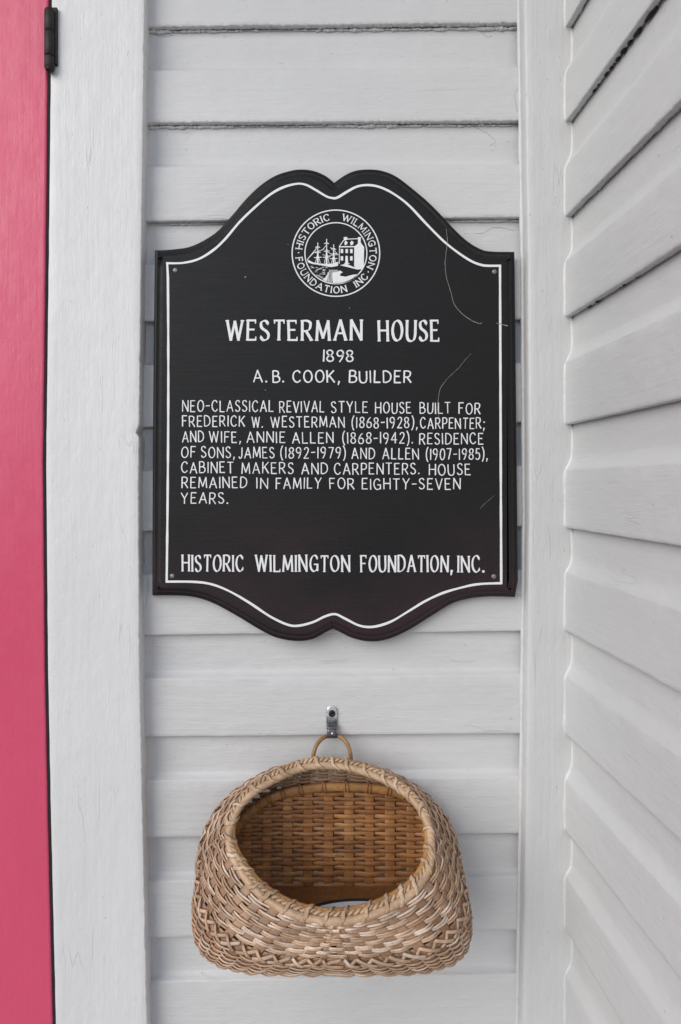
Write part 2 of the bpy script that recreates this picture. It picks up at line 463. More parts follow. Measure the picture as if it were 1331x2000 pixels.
vb.grid([[(P(bowx(csL, ypx(z, TD)) - 6.2, 0, TD).x, -.0165, z), (P(bowx(csL, ypx(z, TD)) - 3, 0, TD).x, -.0182, z), (P(bowx(csL, ypx(z, T)), 0, T).x + .0002, -.0172, z), (P(bowx(csL, ypx(z, T)), 0, T).x + .0002, .03, z)] for z in [lerp(.012, 2.2, i / 300) for i in range(301)]])
vb.build('weatherstrip', M_DARK, dr, smooth=False)
# hinge: barrel of three knuckles, two leaves, round tips
hg = MB()
hx, hd = 96.0, .030
def zpx(y, d): return P(0, y, d).z
kn = [(19, 60), (61, 108), (109, 132)]
for (ya, yb) in kn:
    c = P(hx, 0, hd).x; za, zb = zpx(ya, hd), zpx(yb, hd)
    r = .0062
    pts = [Vector((c, -hd + .002, za)), Vector((c, -hd + .002, za - .0006)), Vector((c, -hd + .002, zb + .0006)), Vector((c, -hd + .002, zb))]
    hg.tube(pts, [r * .9, r, r, r * .9], 14)
hb = hg.build('hinge', M_BRONZE, dr)
for (ya, yb, s) in ((15, 19, 1), (132, 139, 1)):
    tip = MB(); c = P(hx, 0, hd).x
    za, zb = zpx(ya, hd), zpx(yb, hd)
    rr = [.003, .0055, .0058] if ya < 100 else [.0058, .0048, .002]
    tip.tube([Vector((c, -hd + .002, lerp(za, zb, k / 2))) for k in range(3)], rr, 14)
    tip.build('pin_tip', M_BRONZE, hb)
lf = MB()
c = P(hx, 0, hd).x
lf.box(c + .002, c + .0088, -.0268, -.0223, zpx(128, .024), zpx(17, .024))
lf.box(c - .0052, c - .001, -.0268, -.0193, zpx(130, .024), zpx(19, .024))
lf.build('hinge_leaf', M_BRONZE, hb, bevel=.0006)

# ------------------------------------------------------------------ lettering: a stroke alphabet painted with a broad brush
G = {
 'A': (.70, [('L', [(0, 0), (.35, 1), (.70, 0)]), ('L', [(.12, .34), (.58, .34)])]),
 'B': (.56, [('L', [(0, 0), (0, 1)]), ('C', [(0, 1), (.28, 1), (.46, .9), (.46, .66), (.28, .54), (.02, .53)]), ('C', [(.02, .53), (.34, .53), (.56, .40), (.56, .15), (.36, .01), (0, 0)])]),
 'C': (.62, [('C', [(.60, .80), (.48, .97), (.30, 1), (.09, .84), (0, .5), (.09, .16), (.30, 0), (.48, .04), (.62, .2)])]),
 'D': (.62, [('L', [(0, 0), (0, 1)]), ('C', [(0, 1), (.28, .98), (.54, .80), (.62, .5), (.54, .20), (.28, .02), (0, 0)])]),
 'E': (.50, [('L', [(0, 0), (0, 1)]), ('L', [(0, 1), (.47, 1)]), ('L', [(0, .53), (.38, .53)]), ('L', [(0, 0), (.50, 0)])]),
 'F': (.48, [('L', [(0, 0), (0, 1)]), ('L', [(0, 1), (.48, 1)]), ('L', [(0, .52), (.38, .52)])]),
 'G': (.66, [('C', [(.60, .80), (.48, .97), (.30, 1), (.09, .84), (0, .5), (.09, .16), (.30, 0), (.50, .05), (.64, .18)]), ('L', [(.64, .05), (.64, .44)]), ('L', [(.36, .44), (.64, .44)])]),
 'H': (.62, [('L', [(0, 0), (0, 1)]), ('L', [(.62, 0), (.62, 1)]), ('L', [(0, .52), (.62, .52)])]),
 'I': (.04, [('L', [(.02, 0), (.02, 1)])]),
 'J': (.36, [('C', [(.36, 1), (.36, .6), (.35, .25), (.26, .03), (.12, -.02), (0, .14)])]),
 'K': (.60, [('L', [(0, 0), (0, 1)]), ('L', [(.56, 1), (.02, .42)]), ('L', [(.18, .58), (.60, 0)])]),
 'L': (.48, [('L', [(0, 0), (0, 1)]), ('L', [(0, 0), (.48, 0)])]),
 'M': (.80, [('L', [(0, 0), (.07, 1), (.40, .12), (.73, 1), (.80, 0)])]),
 'N': (.64, [('L', [(0, 0), (0, 1), (.64, 0), (.64, 1)])]),
 'O': (.68, [('O', [(.34, 1), (.10, .86), (0, .5), (.10, .14), (.34, 0), (.58, .14), (.68, .5), (.58, .86)])]),
 'P': (.52, [('L', [(0, 0), (0, 1)]), ('C', [(0, 1), (.30, 1), (.50, .90), (.52, .72), (.46, .53), (.26, .45), (0, .45)])]),
 'R': (.58, [('L', [(0, 0), (0, 1)]), ('C', [(0, 1), (.30, 1), (.50, .90), (.51, .73), (.44, .55), (.24, .47), (0, .47)]), ('L', [(.24, .47), (.58, 0)])]),
 'S': (.50, [('C', [(.47, .84), (.38, .97), (.24, 1), (.07, .93), (.03, .76), (.12, .60), (.36, .46), (.49, .28), (.43, .08), (.25, 0), (.10, .03), (0, .17)])]),
 'T': (.60, [('L', [(0, 1), (.60, 1)]), ('L', [(.30, 0), (.30, 1)])]),
 'U': (.60, [('C', [(0, 1), (0, .6), (.01, .28), (.10, .06), (.30, -.01), (.50, .06), (.59, .28), (.60, .6), (.60, 1)])]),
 'V': (.64, [('L', [(0, 1), (.32, 0), (.64, 1)])]),
 'W': (.96, [('L', [(0, 1), (.24, 0), (.48, .96), (.72, 0), (.96, 1)])]),
 'Y': (.62, [('L', [(0, 1), (.31, .48)]), ('L', [(.62, 1), (.31, .48), (.29, 0)])]),
 '0': (.56, [('O', [(.28, 1), (.08, .86), (0, .5), (.08, .14), (.28, 0), (.48, .14), (.56, .5), (.48, .86)])]),
 '1': (.04, [('L', [(.02, 0), (.02, 1)])]),
 '2': (.52, [('C', [(.04, .78), (.10, .94), (.26, 1), (.43, .93), (.47, .74), (.38, .50), (.16, .18), (.0, .0)]), ('L', [(0, 0), (.52, 0)])]),
 '4': (.60, [('L', [(.44, 0), (.44, 1), (0, .30), (.60, .30)])]),
 '5': (.50, [('L', [(.46, 1), (.09, 1), (.06, .55)]), ('C', [(.06, .55), (.24, .62), (.42, .55), (.50, .33), (.43, .10), (.24, 0), (.0, .10)])]),
 '6': (.54, [('C', [(.44, .98), (.24, .82), (.06, .52), (0, .28), (.09, .06), (.27, 0), (.46, .06), (.54, .26), (.47, .46), (.28, .53), (.10, .46), (.01, .30)])]),
 '7': (.52, [('L', [(0, 1), (.52, 1), (.20, 0)])]),
 '8': (.54, [('O', [(.27, 1), (.09, .93), (.05, .76), (.14, .60), (.40, .46), (.53, .26), (.45, .06), (.27, 0), (.09, .06), (.01, .26), (.14, .46), (.40, .60), (.49, .76), (.45, .93)])]),
 '9': (.54, [('C', [(.50, .72), (.42, .54), (.24, .48), (.08, .56), (.02, .74), (.10, .93), (.28, 1), (.45, .93), (.52, .72), (.46, .40), (.34, .14), (.22, -.04)])]),
 '-': (.40, [('L', [(0, .50), (.40, .52)])]),
 '.': (.06, [('L', [(.02, .0), (.05, .06)])]),
 ',': (.10, [('L', [(.09, .06), (.02, -.2)])]),
 ';': (.10, [('L', [(.06, .60), (.09, .66)]), ('L', [(.09, .06), (.02, -.2)])]),
 '(': (.22, [('C', [(.22, 1.18), (.05, .85), (0, .45), (.07, .05), (.22, -.22)])]),
 ')': (.22, [('C', [(0, 1.18), (.17, .85), (.22, .45), (.15, .05), (0, -.22)])]),
}
SIGN_D = .0235   # front face
class Paint(MB):
    """flat brush strokes lying on the face of the sign, each a hair above the one before"""
    def __init__(self, d=SIGN_D): super().__init__(); self.k = 0; self.d = d + .00025
    def lift(self): self.k = (self.k + 1) % 24; return self.d + self.k * .000012
    def ribbon(self, pts, ws, closed=False):
        d = self.lift(); L = []; Rr = []
        n = len(pts)
        for i in range(n):
            a = pts[(i - 1) % n] if closed or i > 0 else pts[i]; b = pts[(i + 1) % n] if closed or i < n - 1 else pts[i]
            tx, ty = b[0] - a[0], b[1] - a[1]; l = math.hypot(tx, ty) or 1
            h = ws[i] / 2
            L.append((pts[i][0] - ty / l * h, pts[i][1] + tx / l * h)); Rr.append((pts[i][0] + ty / l * h, pts[i][1] - tx / l * h))
        ids = [(self.add(P(*p, d)), self.add(P(*q, d))) for p, q in zip(L, Rr)]
        for i in range(n if closed else n - 1):
            j = (i + 1) % n
            self.face(ids[i][0], ids[i][1], ids[j][1], ids[j][0])
    def poly(self, pts):
        d = self.lift(); self.face(*[self.add(P(*p, d)) for p in pts])
    def dot(self, x, y, r):
        self.poly([(x + r * math.cos(2 * math.pi * k / 10), y + r * math.sin(2 * math.pi * k / 10)) for k in range(10)])

def nib(dx, dy, weight, contrast, ang=R(28)):
    a = math.atan2(dy, dx)
    return weight * (1 - contrast + contrast * abs(math.sin(a - ang)))

def strokes_of(ch):
    """strokes as dense point lists in glyph units with a flag for a curve"""
    out = []
    for kind, pts in G[ch][1]:
        v = [Vector((a, b, 0)) for a, b in pts]
        if kind == 'L': out.append((False, False, [(p.x, p.y) for p in v]))
        elif kind == 'C': out.append((True, False, [(p.x, p.y) for p in spline(v, 5)]))
        else: out.append((True, True, [(p.x, p.y) for p in spline(v, 5, True)]))
    return out

def draw_glyph(pt, ch, to_px, weight, contrast, serif, jit=0.0):
    for curve, closed, pts in strokes_of(ch):
        q = [to_px(x, y) for x, y in pts]
        if curve:
            n = len(q); ws = []
            for i in range(n):
                a = q[(i - 1) % n] if closed or i > 0 else q[i]; b = q[(i + 1) % n] if closed or i < n - 1 else q[i]
                wgt = nib(b[0] - a[0], -(b[1] - a[1]), weight, contrast)
                ws.append(wgt * (1 + jit * nz(q[i][0] * .3, q[i][1] * .3)))
            pt.ribbon(q, ws, closed)
        else:
            m = len(q)
            for i in range(m - 1):
                a, b = q[i], q[i + 1]
                dx, dy = b[0] - a[0], b[1] - a[1]; l = math.hypot(dx, dy) or 1
                wgt = nib(dx, -dy, weight, contrast)
                ea = weight * .25; eb = weight * .25
                if ch in '.,;' : wgt = weight * 1.15; ea = eb = weight * .3
                p0 = (a[0] - dx / l * ea, a[1] - dy / l * ea); p1 = (b[0] + dx / l * eb, b[1] + dy / l * eb)
                k = 5
                seq = [(lerp(p0[0], p1[0], t / k), lerp(p0[1], p1[1], t / k)) for t in range(k + 1)]
                j1, j2 = random.uniform(-jit, jit), random.uniform(-jit, jit)
                ws = [wgt * lerp(1 + j1, 1 + j2, t / k) for t in range(k + 1)]
                if ch == ',' or (ch == ';' and i == 0 and pts[0][1] < .3): ws = [wgt * (1.1 - .6 * t / k) for t in range(k + 1)]
                pt.ribbon(seq, ws)
        if serif and not closed and ch not in '.,-;()':
            for (x, y), (x2, y2) in ((pts[0], pts[1 if not curve else 2]), (pts[-1], pts[-2 if not curve else -3])):
                steep = abs(y2 - y) > abs(x2 - x)
                if steep and (abs(y) < .02 or abs(y - 1) < .02):
                    hw = serif
                    a, b = to_px(x - hw, y), to_px(x + hw, y)
                    m_ = to_px(x, y)
                    pt.ribbon([a, m_, b], [weight * .38, weight * .5, weight * .38])
                elif not steep and not curve and (abs(y) < .02 or abs(y - 1) < .02) and abs(x) > .05 or (ch == 'T' and not steep):
                    dr_ = .17 if y < .5 else -.17
                    pt.ribbon([to_px(x, y), to_px(x + (.02 if y < .5 else .01), y + dr_)], [weight * .62, weight * .3])
                elif curve and ch in 'CGS' :
                    dr_ = .13 if y > .5 else -.13
                    pt.ribbon([to_px(x + .0, y - dr_ * .5), to_px(x, y + dr_)], [weight * .35, weight * .45])

def line_width(s, gap):
    return sum(G[c][0] for c in s) + gap * (len(s) - 1)
def word(pt, s, x0, x1, ytop, ybase, weight, contrast=.25, serif=0, gap=.26, jit=.2, wob=.75):
    tot = line_width(s, gap); sx = (x1 - x0) / tot; H = ybase - ytop
    x = x0
    for c in s:
        ox = x; oy = random.uniform(-wob, wob); hh = H * (1 + random.uniform(-.02, .02)); lean = random.uniform(-.04, .04)
        draw_glyph(pt, c, lambda u, v: (ox + (u + lean * v) * sx, ybase + oy - v * hh), weight, contrast, serif, jit)
        x += (G[c][0] + gap) * sx

# ------------------------------------------------------------------ the black sign
sg = thing('historic_sign', P(653, 792, 0), 'black scalloped historic house sign with white lettering screwed to the siding above the basket', 'sign')
top = [(303, 489), (340, 487), (377, 480), (420, 456), (451, 424), (480, 390), (508, 363), (537, 344), (566, 334), (589, 331), (614, 334), (637, 344), (653, 357)]
top2 = [(653, 357), (673, 343), (693, 334), (716, 331), (744, 333), (773, 344), (804, 367), (836, 394), (861, 419), (887, 447), (913, 471), (938, 486), (958, 491), (1005, 492)]
bot = [(1006, 1166), (956, 1165), (917, 1169), (883, 1179), (843, 1203), (798, 1231), (759, 1248), (725, 1253), (691, 1247), (663, 1234), (651, 1228)]
bot2 = [(651, 1228), (640, 1233), (612, 1248), (579, 1252), (539, 1245), (505, 1228), (460, 1201), (410, 1175), (364, 1164), (298, 1163)]
def sp2(pts, per=5): return [(p.x, p.y) for p in spline([Vector((a, b, 0)) for a, b in pts], per)]
outline = sp2(top)[:-1] + sp2(top2) 
outline += [(1005.3 + .35 * k, 492 + (1166 - 492) * k / 20) for k in range(1, 20)]
o2 = sp2(bot)[:-1] + sp2(bot2)
outline += o2 + [(298 + 5 * k / 20 - 1.2 * math.sin(math.pi * k / 20), 1163 + (489 - 1163) * k / 20) for k in range(1, 20)]
# true size at the back of the sign: photo outline is read at mid thickness
def offset(pts, dist):
    n = len(pts); out = []
    for i in range(n):
        a, b, c = Vector(pts[i - 1]), Vector(pts[i]), Vector(pts[(i + 1) % n])
        t1 = (b - a).normalized(); t2 = (c - b).normalized()
        n1 = Vector((-t1.y, t1.x)); n2 = Vector((-t2.y, t2.x))
        m = (n1 + n2); m = m.normalized() if m.length > 1e-6 else n1
        k = max(.5, m.dot(n1))
        out.append((b.x + m.x * dist / k, b.y + m.y * dist / k))
    return out
# profile of the routed edge: (inset px, d)
prof = [(2, .0015), (0, .0025), (0, .0125), (.6, .0138), (1.8, .0146), (4.0, .0150), (5.2, .0153), (6.2, .0165), (7.4, .0190), (9.2, .0212), (11.5, .0226), (14, .0233), (17, .0235)]
bd = MB()
loops = []
for ins, d in prof:
    loops.append([P(x, y, d) for x, y in offset(outline, ins)])
ids = bd.grid(loops, closed_u=True)
bd.face(*ids[0][::-1])
ft = offset(sp2(top)[:-1] + sp2(top2), 14.6); fb = offset(o2, 14.6)
def y_at(poly, x):
    ys_ = [lerp(a[1], b[1], (x - a[0]) / (b[0] - a[0])) for a, b in zip(poly, poly[1:]) if min(a[0], b[0]) <= x <= max(a[0], b[0]) and abs(a[0] - b[0]) > 1e-6]
    return ys_
tp_, bt_ = offset(outline, 14.6), None
nxs = 120
fx = [lerp(318.5, 990.5, i / nxs) for i in range(nxs + 1)]
cols_ = []
for x in fx:
    yy = y_at(tp_ + tp_[:1], x)
    up_ = [y for y in yy if y < 600]; dn = [y for y in yy if y > 1000]
    ya = max(up_) if up_ else 505; yb = min(dn) if dn else 1149
    cols_.append([P(x + (298 - 303) * max(0, 1 - (x - 318) / 300) * (lerp(ya, yb, k / 8) - 489) / 674, lerp(ya, yb, k / 8), .02345) for k in range(9)])
bd.grid(cols_)
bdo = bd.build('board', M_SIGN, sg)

pt = Paint()
wl = sp2([(327, 514), (357, 513.5), (388, 506), (417, 488.5), (440, 467), (468, 434), (497, 406), (528, 380), (554, 365.7), (580, 359), (598, 361), (617, 371), (637, 383), (648, 386.5), (659, 386), (679, 374), (699, 364), (721, 361.5), (744, 366), (770, 379), (799, 401), (833, 437), (867, 471), (896, 494), (921, 510), (939, 517), (953, 519), (977, 519)], 6)
wr = [(977 + .1 * k, 519 + (1139 - 519) * k / 24) for k in range(25)]
wb = sp2([(979, 1139), (934, 1141), (900, 1148), (866, 1158), (832, 1173.5), (798, 1194), (764, 1214), (731, 1224), (703, 1222), (674, 1208), (655, 1199.5), (635, 1204), (612, 1215), (584, 1222), (562, 1220), (528, 1204), (488, 1177.5), (449, 1155), (415, 1141.5), (381, 1136.5), (326, 1136)], 6)
wleft = [(326 + (329.5 - 326) * math.sin(k / 24 * 2.4) / 1.0 * .9 + (0 if k < 24 else 0), 1136 + (514 - 1136) * k / 24) for k in range(25)]
wleft[-1] = (327, 514)
for seg in (wl, wr, wb, wleft):
    q = []
    for a, b in zip(seg, seg[1:]):
        k = max(1, int(math.hypot(b[0] - a[0], b[1] - a[1]) / 6))
        q += [(lerp(a[0], b[0], j / k), lerp(a[1], b[1], j / k)) for j in range(k)]
    q.append(seg[-1])
    a, b = q[0], q[1]; l = math.hypot(b[0] - a[0], b[1] - a[1]); q.insert(0, (a[0] - (b[0] - a[0]) / l * 2, a[1] - (b[1] - a[1]) / l * 2))
    a, b = q[-1], q[-2]; l = math.hypot(b[0] - a[0], b[1] - a[1]); q.append((a[0] - (b[0] - a[0]) / l * 2, a[1] - (b[1] - a[1]) / l * 2))
    pt.ribbon(q, [4.4 + 1.0 * nz(p[0] * .03, p[1] * .03) for p in q])
pt.build('border_line', M_WHITE, sg, smooth=False)

def lettering(words, weight, **kw):
    p = Paint()
    for wd in words: word(p, wd[0], wd[1], wd[2], wd[3], wd[4], weight, **kw)
    return p.build('lettering', M_WHITE, sg, smooth=False)
lettering([('WESTERMAN', 444, 706, 626, 664), ('HOUSE', 741, 857, 626.5, 665.5)], 5.6, contrast=.64, serif=.115, gap=.34, jit=.06, wob=.4)
lettering([('1898', 632, 690, 684, 705.5)], 3.05, gap=.25)
lettering([('A.', 496, 521, 724, 746.5), ('B.', 534, 554, 724, 746.5), ('COOK,', 573, 663, 724.5, 747), ('BUILDER', 683, 803, 724.5, 747)], 3.05, gap=.30)
body = [
 (782.5, 803.5, [('NEO-CLASSICAL', 357, 534), ('REVIVAL', 547, 633), ('STYLE', 648, 718), ('HOUSE', 734, 803), ('BUILT', 821, 880), ('FOR', 897, 938)]),
 (812.5, 832.8, [('FREDERICK', 357, 478), ('W.', 493, 513), ('WESTERMAN', 530, 673), ('(1868-1928),', 688, 815), ('CARPENTER;', 822, 946)]),
 (842.5, 863.2, [('AND', 357, 398), ('WIFE,', 410, 470), ('ANNIE', 483, 557), ('ALLEN', 572, 651), ('(1868-1942).', 670, 806), ('RESIDENCE', 820, 944)]),
 (872.5, 893.2, [('OF', 355, 382), ('SONS,', 394, 458), ('JAMES', 467, 536), ('(1892-1979)', 549, 675), ('AND', 688, 732), ('ALLEN', 748, 818), ('(1907-1985),', 833, 952)]),
 (902.5, 923.5, [('CABINET', 355, 456), ('MAKERS', 473, 573), ('AND', 590, 640), ('CARPENTERS.', 654, 819), ('HOUSE', 839, 919)]),
 (932.0, 952.5, [('REMAINED', 356, 482), ('IN', 502, 523), ('FAMILY', 540, 627), ('FOR', 645, 692), ('EIGHTY-SEVEN', 708, 899)]),
 (962.5, 983.3, [('YEARS.', 355, 445)]),
]
for yt, yb, ws in body:
    lettering([(s, a, b, yt + (a - 355) * .0085, yb + (a - 355) * .0085) for s, a, b in ws], 2.2, gap=.32, contrast=.22)
lettering([('HISTORIC', 357, 475, 1084.5, 1115.5), ('WILMINGTON', 501, 683, 1085, 1116), ('FOUNDATION,', 706, 883, 1085.5, 1116.5), ('INC.', 895, 945, 1086, 1117)], 3.9, contrast=.6, serif=.12, gap=.30, jit=.06, wob=.4)

# round emblem
em = Paint()
EC = (656.5, 494.5)
def ring(p, r, wd): p.ribbon([(EC[0] + r * math.cos(2 * math.pi * k / 120), EC[1] + r * .985 * math.sin(2 * math.pi * k / 120)) for k in range(120)], [wd] * 120, True)
ring(em, 85.5, 2.3); ring(em, 60.5, 2.1)
emo = em.build('emblem', M_WHITE, sg, smooth=False)
el = Paint()
def arc_text(s, a0, a1, r_base, r_top, inward, gap=.30, weight=2.3):
    tot = line_width(s, gap); pos = 0
    for c in s:
        wc = G[c][0]
        mid = pos + wc / 2
        def tp(u, v, pos=pos):
            a = R(lerp(a0, a1, (pos + u) / tot))
            r = lerp(r_base, r_top, v)
            return (EC[0] + r * math.cos(a), EC[1] - r * .985 * math.sin(a))
        draw_glyph(el, c, tp, weight, .5, .12, .05)
        pos += wc + gap
arc_text('HISTORIC', 173, 101, 66.5, 79, False)
arc_text('WILMINGTON', 79, -24, 66.5, 79, False)
arc_text('FOUNDATION', 187, 286, 79, 66.5, True)
arc_text('INC', 301, 323, 79, 66.5, True)
el.dot(EC[0] - 73, EC[1] - 1, 1.3); el.dot(EC[0] + 73 * math.cos(R(-30)), EC[1] + 73 * math.sin(R(30)), 1.3)
el.build('ring_lettering', M_WHITE, emo, smooth=False)
def Z3(x, y): return (540 + x / 5.546, 380 + y / 5.546)
hs_ = Paint()
def hpoly(*pts): hs_.poly([Z3(*p) for p in pts])
def hline(w_, *pts, p=None): (p or hs_).ribbon([Z3(*q) for q in pts], [w_ / 5.546] * len(pts))
hpoly((848, 562), (885, 530), (885, 460), (915, 460), (915, 520), (952, 570), (948, 770), (848, 790))       # gable wall and chimney
hpoly((730, 462), (768, 458), (772, 488), (735, 500))                                                        # far chimney
hline(9, (770, 482), (885, 478)); hline(9, (735, 490), (684, 560)); hline(13, (680, 566), (850, 564)); hline(8, (685, 566), (682, 750))
hpoly((738, 520), (752, 498), (775, 520), (760, 545), (742, 548)); hpoly((800, 520), (818, 498), (840, 520), (828, 545), (806, 548))     # dormers
for x in (698, 750, 800): hpoly((x, 590), (x + 27, 590), (x + 27, 634), (x, 634))
for x in (698, 800): hpoly((x, 668), (x + 27, 668), (x + 27, 714), (x, 714))
hpoly((750, 664), (774, 664), (778, 740), (800, 752), (735, 752), (748, 735))
hline(8, (848, 565), (848, 780))
hs_.build('house_picture', M_WHITE, emo, smooth=False)
sh = Paint()
def sline(w_, *pts): hline(w_, *pts, p=sh)
for (x, yt, yb) in ((450, 520, 740), (546, 480, 750), (622, 540, 750)):
    sline(9, (x, yt), (x, yb)); sline(17, (x, lerp(yt, yb, .42)), (x, yb))
    sline(9, (x - 26, yt + 52), (x, yt + 42), (x + 24, yt + 54))
    sline(8, (x - 30, lerp(yt, yb, .5)), (x + 32, lerp(yt, yb, .48)))
    sline(8, (x - 42, lerp(yt, yb, .74)), (x + 40, lerp(yt, yb, .72)))
    sline(6, (x, lerp(yt, yb, .52)), (x - 26, yb)); sline(6, (x, lerp(yt, yb, .52)), (x + 27, yb))
sline(8, (338, 702), (430, 590), (450, 560)); sline(6, (338, 702), (410, 625), (500, 600), (545, 545)); sline(6, (450, 620), (520, 590)); sline(6, (585, 575), (622, 590), (640, 620), (672, 655))
sline(6, (560, 620), (600, 650)); sline(6, (640, 590), (612, 610)); sline(5, (500, 650), (560, 665), (670, 650))
sh.poly([Z3(*p) for p in ((332, 700), (400, 735), (520, 752), (600, 748), (672, 728), (668, 772), (600, 785), (560, 782), (470, 762), (390, 752), (345, 735))])
sh.build('ship_picture', M_WHITE, emo, smooth=False)
gd = Paint()
def gpoly(*pts): gd.poly([Z3(*p) for p in pts])
gpoly((690, 765), (760, 750), (850, 790), (948, 770), (952, 775), (940, 806), (880, 812), (800, 792))
gpoly((606, 842), (660, 838), (690, 822), (722, 842), (695, 856), (690, 880), (750, 890), (830, 868), (890, 862), (840, 915), (760, 950), (660, 966), (612, 962), (606, 900))
gpoly((530, 900), (575, 830), (560, 900), (540, 940), (505, 922))
for k in range(9): gd.ribbon([Z3(575 + k * 11, 815 + 3 * nz(k)), Z3(578 + k * 11, 838)], [.9, .9])
for k in range(26):
    x = random.uniform(360, 560); y = random.uniform(752, 880)
    if x < 350 + (y - 752) * .9 or (x > 540 and y > 815): continue
    gd.ribbon([Z3(x - 16, y + 3), Z3(x, y - 4), Z3(x + 16, y + 2)], [.35, 1.0, .35])
for k in range(5): gd.ribbon([Z3(430 + k * 18, 872 + k * 10), Z3(470 + k * 18, 876 + k * 10)], [.9, .6])
for k in range(4): gd.ribbon([Z3(560 + k * 13, 840), Z3(550 + k * 15, 940 + k * 5)], [.8, 1.4])
gd.build('shore_picture', M_WHITE, emo, smooth=False)

# screws
for (x, y) in ((343, 528), (966, 531), (337, 1125), (965, 1126)):
    s = MB(); c = P(x, y, SIGN_D); 
    prof_s = [(.0031, .0), (.0030, .0007), (.0022, .0012), (.0010, .0014)]
    rows = [[c + Vector((r * math.cos(2 * math.pi * k / 16), -h, r * math.sin(2 * math.pi * k / 16))) for k in range(16)] for r, h in prof_s]
    ids = s.grid(rows, closed_u=True); s.face(*ids[-1])
    so_ = s.build('screw', M_SCREW, sg)
# scratches where the paint has cracked
def scratch(pts, ws):
    p = Paint(SIGN_D + .0004)
    q = sp2(pts, 6)
    q = [(x + 1.0 * nz(x * .25, y * .25, 4) + .5 * nz(x * .9, y * .9, 2), y + 1.0 * nz(x * .25, y * .25, 9)) for x, y in q]
    n = len(q); p.ribbon(q, [max(.35, lerp(ws[0], ws[1], i / n) * (1 + .8 * nz(i * .7, 3))) for i in range(n)])
    return p
scratch([(872, 448), (874, 468), (872, 490), (870, 515), (873, 545), (880, 566), (886, 590), (897, 607), (912, 620), (928, 629), (937, 632), (942, 630)], (.7, 1.2)).build('scratch', M_SCRATCH, sg, smooth=False)
scratch([(921, 690), (908, 704), (898, 717), (883, 731), (869, 746), (860, 760), (857, 776), (855, 800), (858, 815)], (.45, .95)).build('scratch', M_SCRATCH, sg, smooth=False)
scratch([(966, 968), (955, 977), (946, 985), (938, 993)], (.35, .6)).build('scratch', M_SCRATCH, sg, smooth=False)
p = scratch([(970, 631), (980, 633), (992, 637)], (.6, 2.2))
p.build('scratch', M_SCRATCH, sg, smooth=False)
for x, y, r in ((479.5, 541, 1.6), (519, 762, 1.2), (683, 602, 1.0), (563, 478, .8)):
    p = Paint(SIGN_D + .0004); p.dot(x, y, r); p.build('paint_fleck', M_SCRATCH, sg, smooth=False)

# ------------------------------------------------------------------ wall hook
hk = thing('wall_hook', P(648, 1410, 0), 'small zinc strap hook screwed to the siding with the basket loop on it', 'hook')
def strip(pts, hw_px, th, round_top=False):
    """bent metal strap: centre line as (y px, d)"""
    b = MB(); rows = []
    for i, (y, d) in enumerate(pts):
        hwp = hw_px
        c = P(648.5, y, d); s = (D - d) / F
        if round_top and i < 4: hwp = hw_px * (.35, .70, .90, .98)[i]
        rows.append([c + Vector((k * hwp * s, 0, 0)) for k in (-1, -.5, 0, .5, 1)])
    b.grid(rows)
    return b
pl = strip([(1379.5, .0018), (1381, .0018), (1383.5, .0018), (1387, .0018), (1398, .0018), (1411, .0020)], 10.5, .001, True)
plo = pl.build('plate', M_METAL, hk); sm = plo.modifiers.new('thickness', 'SOLIDIFY'); sm.thickness = .0013; sm.offset = 0
bn = strip([(1410.5, .0021), (1413, .0030), (1417, .0060), (1421, .0085), (1424, .0095)], 10, .001)
bno = bn.build('bend', M_METAL_D, hk); sm = bno.modifiers.new('thickness', 'SOLIDIFY'); sm.thickness = .0013; sm.offset = 0
lp = strip([(1424, .0097), (1428, .0102), (1436, .0104), (1439.5, .0100), (1441, .0085)], 9.2, .001)
lpo = lp.build('lip', M_METAL_D, hk); sm = lpo.modifiers.new('thickness', 'SOLIDIFY'); sm.thickness = .0013; sm.offset = 0
sc = MB(); c = P(649, 1393.5, .0024)
rows = [[c + Vector((r * math.cos(2 * math.pi * k / 18), -h, r * math.sin(2 * math.pi * k / 18))) for k in range(18)] for r, h in ((.0044, 0), (.0043, .0012), (.0034, .0022), (.0022, .0024), (.0014, .0016))]
ids = sc.grid(rows, closed_u=True); sc.face(*ids[-1]); sc.build('screw', M_BLACK, hk)
rv = MB(); c = P(649, 1432.5, .0108)
rows = [[c + Vector((r * math.cos(2 * math.pi * k / 12), -h, r * math.sin(2 * math.pi * k / 12))) for k in range(12)] for r, h in ((.0014, 0), (.0013, .0006), (.0006, .001))]
ids = rv.grid(rows, closed_u=True); rv.face(*ids[-1]); rv.build('rivet', M_WHITE, hk)

# ------------------------------------------------------------------ wicker wall basket
CX = .0368
bk = thing('wicker_basket', (CX, -.0, 1.04), 'tan woven wicker wall basket with a wide oval mouth hanging from the hook', 'basket')
rim_px = [(842, 1640), (838, 1610), (829, 1588), (809, 1560), (771, 1529), (724, 1507), (690, 1496), (650, 1490), (598, 1493), (544, 1514), (497, 1541), (466, 1574), (450, 1611), (450, 1649), (468, 1690), (497, 1728), (531, 1756), (575, 1779), (620, 1790), (655, 1793), (705, 1787), (755, 1769), (800, 1741), (828, 1709), (841, 1674)]
ZT, DT, KD = 1.2185, .045, 1.09
def rim_pt(px, py):
    d = .1
    for _ in range(40):
        z = P(px, py, d).z; d = .5 * d + .5 * (DT + (ZT - z) * KD)
    return P(px, py, d)
rim_raw = spline([rim_pt(*q) for q in rim_px], 12, True)
RC = Vector((CX, -.10, 1.165))
